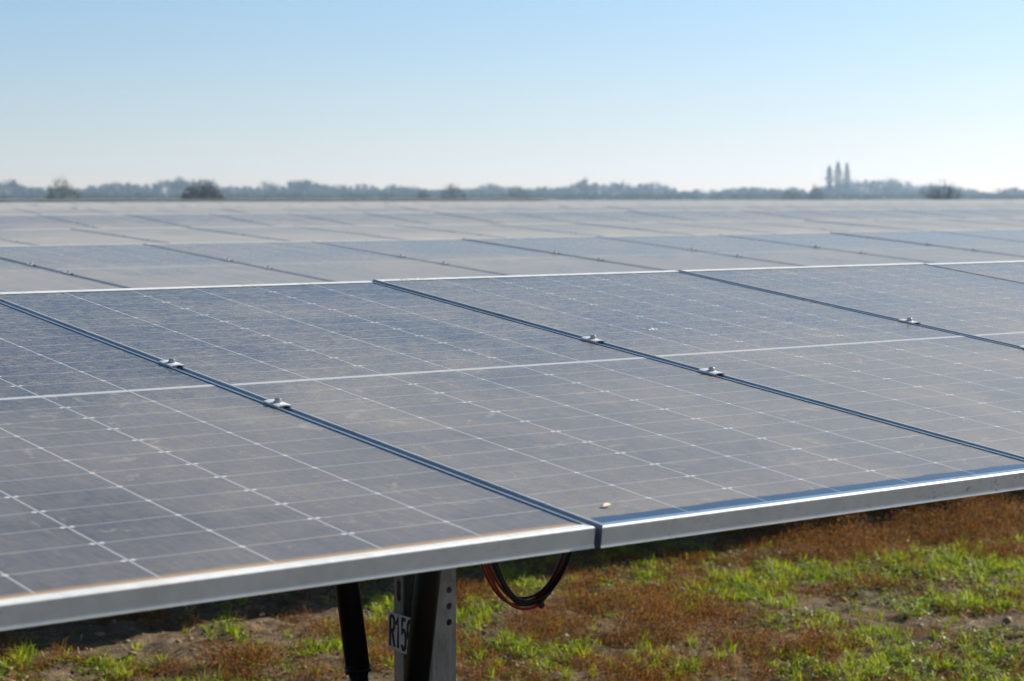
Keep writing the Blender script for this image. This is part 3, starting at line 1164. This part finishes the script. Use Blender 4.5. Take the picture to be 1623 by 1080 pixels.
T = np.concatenate([T1, np.repeat(np.clip(np.repeat(RNG.beta(1.0, 1.7, len(xk)), NF) + RNG.uniform(-.15, .4, m), 0, 1), 4)])
b_ = leafy_mesh("dry_weeds", V, F, T, M_WEED)
tag(b_, "reddish brown dried weeds in low clumps on the soil", "weeds", kind="stuff")

# straw litter
x, y, px, py = sample_ground(9000)
xk, yk = x[:5200], y[:5200]
m = len(xk)
a = RNG.uniform(0, math.pi, m)
ln = RNG.uniform(0.01, 0.045, m)
d = np.stack([np.cos(a) * ln, np.sin(a) * ln, RNG.normal(0, 0.15, m) * ln], -1)
s = np.stack([-np.sin(a), np.cos(a), np.zeros(m)], -1) * 0.0016
B = np.stack([xk, yk, ground_z(xk, yk) + RNG.uniform(0.003, 0.02, m)], -1)
V = np.stack([B - d - s, B - d + s, B + d + s, B + d - s], 1).reshape(-1, 3)
i = np.arange(m) * 4
o = leafy_mesh("straw_litter", V, np.stack([i, i + 1, i + 2, i + 3], -1), np.repeat(RNG.uniform(0, 1, m), 4), M_STRAW)
tag(o, "pale bits of straw scattered over the soil", "straw", kind="stuff")

# soil clods
x, y, px, py = sample_ground(14000)
den = 0.3 + blobs(px, py, BARE) * 0.6 - 0.25 * blobs(px, py, GREEN) - 0.25 * blobs(px, py, BROWN)
keep = RNG.random(len(x)) < np.clip(den, 0.05, 0.8) * 0.62
x, y = x[keep], y[keep]
ico = bmesh.new()
bmesh.ops.create_icosphere(ico, subdivisions=1, radius=1.0)
iv = np.array([v.co[:] for v in ico.verts])
ifc = np.array([[v.index for v in f.verts] for f in ico.faces])
ico.free()
n = len(x)
sz = np.clip(RNG.lognormal(-4.95, 0.55, n), 0.003, 0.028)
V = iv[None] * (sz[:, None, None] * RNG.uniform(0.55, 1.25, (n, len(iv), 1))) * np.array([1, 1, 0.7])
V = V + np.stack([x, y, ground_z(x, y) + sz * 0.25], -1)[:, None, :]
F = ifc[None] + (np.arange(n) * len(iv))[:, None, None]
o = leafy_mesh("soil_clods", V.reshape(-1, 3), F.reshape(-1, 3), np.zeros(n * len(iv)), M_CLOD)
tag(o, "loose crumbs and clods of dry soil", "soil clods", kind="stuff")

# ------------------------------------------------------------------ trees and bushes beyond the rows
def crown_cloud(c, rx, ry, rz, n, leaf, lumps=7, dome=False):
    """leaf quads in several lumps inside an ellipsoid with uneven outline"""
    out = []
    L = []
    for k in range(lumps):
        a = RNG.uniform(0, 2 * math.pi)
        rr = math.sqrt(RNG.random()) * 0.72
        L.append((rr * math.cos(a), rr * math.sin(a), RNG.uniform(-0.6, 0.62) * (1 - 0.4 * rr), RNG.uniform(0.3, 0.52)))
    for (lx, ly, lz, lr) in L:
        m = n // lumps
        v = RNG.normal(0, 1, (m, 3))
        v /= np.linalg.norm(v, axis=1)[:, None]
        v *= (lr * RNG.random((m, 1)) ** 0.4)
        out.append(v + np.array([lx, ly, lz]))
    P = np.concatenate(out)
    if dome:
        v = RNG.normal(0, 1, (n, 3))
        v /= np.linalg.norm(v, axis=1)[:, None]
        az = np.arctan2(v[:, 1], v[:, 0])
        bumpy = 0.78 + 0.44 * vnoise(az * 1.6 + 9, v[:, 2] * 2.2, 1.0, rx * 3.1)
        P = v * (bumpy * RNG.uniform(0.62, 1.0, n) ** 0.6)[:, None]
        P[:, 2] = np.abs(P[:, 2]) * 2 - 1
    zl, zh = P[:, 2].min(), np.sort(P[:, 2])[-max(2, len(P) // 200)]
    P[:, 2] = (P[:, 2] - zl) / (zh - zl) * 2 - 1
    P = P * np.array([rx, ry, rz]) + np.array(c)
    return quads_at(P, leaf, 0.25)


def trunk_part(parent, h, r, limbs=4):
    bm = bmesh.new()
    bm_tube(bm, (0, 0, 0), (0.1 * r, 0, h * 0.55), r, r * 0.6, seg=8)
    for k in range(limbs):
        a = 2 * math.pi * k / limbs + 0.4
        bm_tube(bm, (0, 0, h * (0.3 + 0.05 * k)), (math.cos(a) * h * 0.22, math.sin(a) * h * 0.22, h * (0.6 + 0.05 * k)), r * 0.4, r * 0.12, seg=6)
    return bm_obj("trunk", bm, M_BARK, parent)


def hgt(ypx, dist):
    return CAM_Z + dist * (308 - ypx) / FPX


def tree(name, px, dist, top, width_px, mat, label, cat, group=None, lumps=8, n=700, leaf=None, low=0.25, dome=False):
    h = hgt(top, dist)
    w = width_px / FPX * dist / 2
    X_, Y_ = bearing(px, dist)
    root = empty(name, (X_, Y_, 0))
    tag(root, label, cat, group)
    trunk_part(root, h, max(0.06, h * 0.022))
    z0 = h * low
    V, F = crown_cloud((0, 0, (h + z0) / 2), w, w, (h - z0) / 2 * 1.08, n, leaf or h * 0.045, lumps, dome)
    T = np.repeat(np.clip(RNG.uniform(0, 1, len(F)), 0, 1), 4)
    c = leafy_mesh("crown", V, F, T, mat)
    c.parent = root
    return root


PROFILE = [(-160, 290), (-100, 296), (-60, 287), (0, 288), (20, 287), (33, 293), (45, 299), (63, 299), (86, 297), (110, 301), (124, 303), (141, 298), (162, 294), (177, 292),
           (210, 292), (222, 297), (240, 294), (263, 287), (280, 289), (290, 285.5), (303, 287), (328, 286), (341, 289), (354, 299), (369, 295.6), (389, 298), (410, 299),
           (423, 288), (433, 294), (450, 297), (463, 289), (478, 287), (496, 292), (511, 293), (521, 297), (536, 294), (557, 298), (574, 294),
           (592, 299), (607, 303), (622, 293), (640, 298), (660, 298), (685, 303), (708, 300), (751, 300.6), (774, 292), (794, 298), (815, 297), (838, 304),
           (853, 299), (873, 299), (896, 299), (914, 293), (936, 293), (962, 293), (989, 289), (1002, 297), (1017, 292), (1037, 290.5), (1053, 295.6),
           (1065, 297), (1078, 307), (1100, 300.6), (1108, 308), (1122, 309), (1136, 308), (1159, 299), (1179, 299), (1200, 298), (1216, 302.5), (1234, 300), (1262, 298.6),
           (1275, 309), (1290, 300), (1356, 287), (1382, 288), (1403, 285.6), (1434, 289.5), (1450, 297), (1490, 296), (1512, 298), (1533, 301), (1559, 309), (1578, 309), (1606, 298.6),
           (1623, 306), (1660, 296), (1720, 300), (1780, 292)]
pxs = np.array([p[0] for p in PROFILE])
tops = np.array([p[1] for p in PROFILE])
VV, FF, TT = [], [], []
nv = 0
xx = -170.0
while xx < 1790:
    D = RNG.uniform(1010, 1180)
    top = np.interp(xx, pxs, tops) - 2.2 + RNG.uniform(-1.2, 1.8)
    h = max(2.2, hgt(top, D))
    w = max(5.0, h * RNG.uniform(0.42, 0.62)) * 0.62
    X_, Y_ = bearing(xx, D)
    V, F = crown_cloud((X_, Y_, h * 0.50), w * 1.3, w * 1.3, h * 0.5, 560, 0.46, 9)
    base_t = RNG.uniform(0.0, 0.6)
    VV.append(V)
    FF.append(F + nv)
    TT.append(np.repeat(np.clip(base_t + RNG.uniform(-.2, .4, len(F)), 0, 1), 4))
    nv += len(V)
    xx += max(4.0, w * 0.85 / D * FPX) * RNG.uniform(0.7, 1.0)
# undergrowth along the wood's foot
for k in range(1100):
    D = RNG.uniform(990, 1050) if k < 560 else RNG.uniform(720, 900)
    xx = RNG.uniform(-170, 1790)
    X_, Y_ = bearing(xx, D)
    h = RNG.uniform(2.0, 4.6) if k < 560 else RNG.uniform(1.4, 2.6)
    V, F = crown_cloud((X_, Y_, h * 0.45), 4.5, 4.5, h * 0.55, 70, 0.5, 4)
    VV.append(V)
    FF.append(F + nv)
    TT.append(np.repeat(RNG.uniform(0, .6, len(F)), 4))
    nv += len(V)
wood = leafy_mesh("far_woods", np.concatenate(VV), np.concatenate(FF), np.concatenate(TT), M_WOOD)
tag(wood, "hazy blue grey wood along the horizon behind the solar farm", "woods", kind="stuff")

tree("tree", 926, 1000, 283.5, 26, M_WOOD, "tallest rounded hazy tree in the middle of the far tree line", "tree", lumps=9, n=900)
tree("tree", 478, 1000, 286.5, 44, M_POPLAR, "broad hazy tree with yellowish top, left of centre on the horizon", "tree", lumps=10, n=1200)
tree("tree", 1403, 990, 285, 60, M_POPLAR, "broad pale yellowish tree just right of the three poplars", "tree", lumps=11, n=1400)
tree("tree", 285, 1000, 281, 30, M_WOOD, "thin topped hazy tree behind the dark domed bush", "tree", lumps=9, n=600)
tree("bush", 100, 250, 285, 58, M_BUSHG, "olive pointed bush far left above the panels", "bush", lumps=9, n=1700, leaf=.12, low=.0, dome=True)
tree("bush", 321, 230, 289.5, 76, M_BUSHD, "dark domed bush left of centre above the panels", "bush", lumps=14, n=3200, leaf=.13, low=.0, dome=True)
tree("bush", 718, 260, 293, 48, M_BUSHD, "dark scruffy bush near the middle of the horizon", "bush", lumps=12, n=1300, leaf=.10, low=.0, dome=True)
tree("bush", 672, 330, 302, 26, M_BUSHD, "small dark low bush beside the scruffy bush mid horizon", "bush", lumps=9, n=600, leaf=.12, low=.0, dome=True)
tree("bush", 820, 420, 297, 44, M_BUSHG, "dull olive low bush right of centre of the horizon", "bush", lumps=12, n=900, leaf=.15, low=.0, dome=True)
tree("bush", 1254, 420, 302, 40, M_BUSHG, "low brownish bush left of the three poplars", "bush", lumps=12, n=900, leaf=.15, low=.0, dome=True)
tree("bush", 1292, 400, 294, 24, M_BUSHD, "small dark bush just left of the poplars' feet", "bush", lumps=10, n=800, leaf=.14, low=.0, dome=True)


def poplar(px, dist, top, wpx, label):
    h = hgt(top, dist)
    w = wpx / FPX * dist / 2
    X_, Y_ = bearing(px, dist)
    root = empty("poplar_tree", (X_, Y_, 0))
    tag(root, label, "tree", "three poplars on the horizon")
    bm = bmesh.new()
    bm_tube(bm, (0, 0, 0), (0, 0, h * 0.9), 0.32, 0.06, seg=8)
    for k in range(10):
        a = k * 2.4
        z = h * (0.12 + 0.07 * k)
        bm_tube(bm, (0, 0, z), (math.cos(a) * w * 0.6, math.sin(a) * w * 0.6, z + h * 0.16), 0.09, 0.03, seg=5)
    bm_obj("trunk", bm, M_BARK, root)
    n = 1500
    z = RNG.beta(1.3, 1.25, n) * 0.93 + 0.06
    prof = np.clip(np.sin(np.clip(z, 0, 1) ** 0.75 * math.pi), 0.05, 1) ** 0.6 * (1 - 0.35 * z)
    ragged = 0.45 + 0.95 * vnoise(z * 9, np.full(n, px * 0.13), 1.0)
    a = RNG.uniform(0, 2 * math.pi, n)
    r = w * prof * ragged * RNG.random(n) ** 0.5
    V, F = quads_at(np.stack([np.cos(a) * r, np.sin(a) * r, z * h], -1), 0.36, 0.1)
    c = leafy_mesh("crown", V, F, np.repeat(RNG.uniform(0, 1, n), 4), M_POPLAR)
    c.parent = root


poplar(1313, 1000, 262, 17.2, "left and shortest of the three slim poplars on the horizon")
poplar(1326.5, 1000, 255.5, 18.8, "middle and tallest of the three slim poplars on the horizon")
poplar(1340.5, 1000, 258, 18.8, "right hand one of the three slim poplars on the horizon")


def bare_bush(px, dist, top, wpx, label):
    h = hgt(top, dist)
    w = wpx / FPX * dist / 2
    X_, Y_ = bearing(px, dist)
    root = empty("bare_bush", (X_, Y_, 0))
    tag(root, label, "bush")
    bm = bmesh.new()
    tips = []
    for k in range(70):
        a = RNG.uniform(0, 2 * math.pi)
        s = RNG.random() ** 0.6
        b = Vector((math.cos(a) * w * 0.15 * s, math.sin(a) * w * 0.15 * s, 0))
        t = Vector((math.cos(a) * w * s, math.sin(a) * w * s, h * (1.02 - 0.42 * s * s) * RNG.uniform(0.75, 1.05)))
        mid = b.lerp(t, 0.55) + Vector((0, 0, h * 0.06))
        bm_tube(bm, b, mid, 0.05, 0.03, seg=4, caps=False)
        bm_tube(bm, mid, t, 0.03, 0.012, seg=4, caps=False)
        for q in range(3):
            f = RNG.uniform(0.2, 0.9)
            p = mid.lerp(t, f)
            e = p + Vector((RNG.normal(0, .35), RNG.normal(0, .35), RNG.uniform(.2, .7)))
            bm_tube(bm, p, e, 0.016, 0.008, seg=3, caps=False)
            tips.append(e)
    bm_obj("branches", bm, M_BARK, root)
    V, F = crown_cloud((0, 0, h * 0.34), w * 0.85, w * 0.85, h * 0.40, 260, .13, 7)
    c = leafy_mesh("foliage", V, F, np.repeat(RNG.uniform(0, 1, len(F)), 4), M_BUSHD)
    c.parent = root


bare_bush(1490, 260, 285, 74, "bare twiggy bush right of the poplars above the panels")

# ------------------------------------------------------------------ haze
bm = bmesh.new()
bm_box(bm, (0, 0, 10.5), (2410, 2410, 23.0))
hz = bm_obj("haze", bm, [], None)
mh = bpy.data.materials.new("thin_air")
mh.use_nodes = True
mh.node_tree.nodes.clear()
ho = mh.node_tree.nodes.new("ShaderNodeOutputMaterial")
hv = mh.node_tree.nodes.new("ShaderNodeVolumePrincipled")
hv.inputs["Color"].default_value = (0.54, 0.76, 1.0, 1)
hv.inputs["Density"].default_value = 0.00034
hv.inputs["Anisotropy"].default_value = 0.35
mh.node_tree.links.new(hv.outputs[0], ho.inputs["Volume"])
hz.data.materials.append(mh)
tag(hz, kind='stuff')
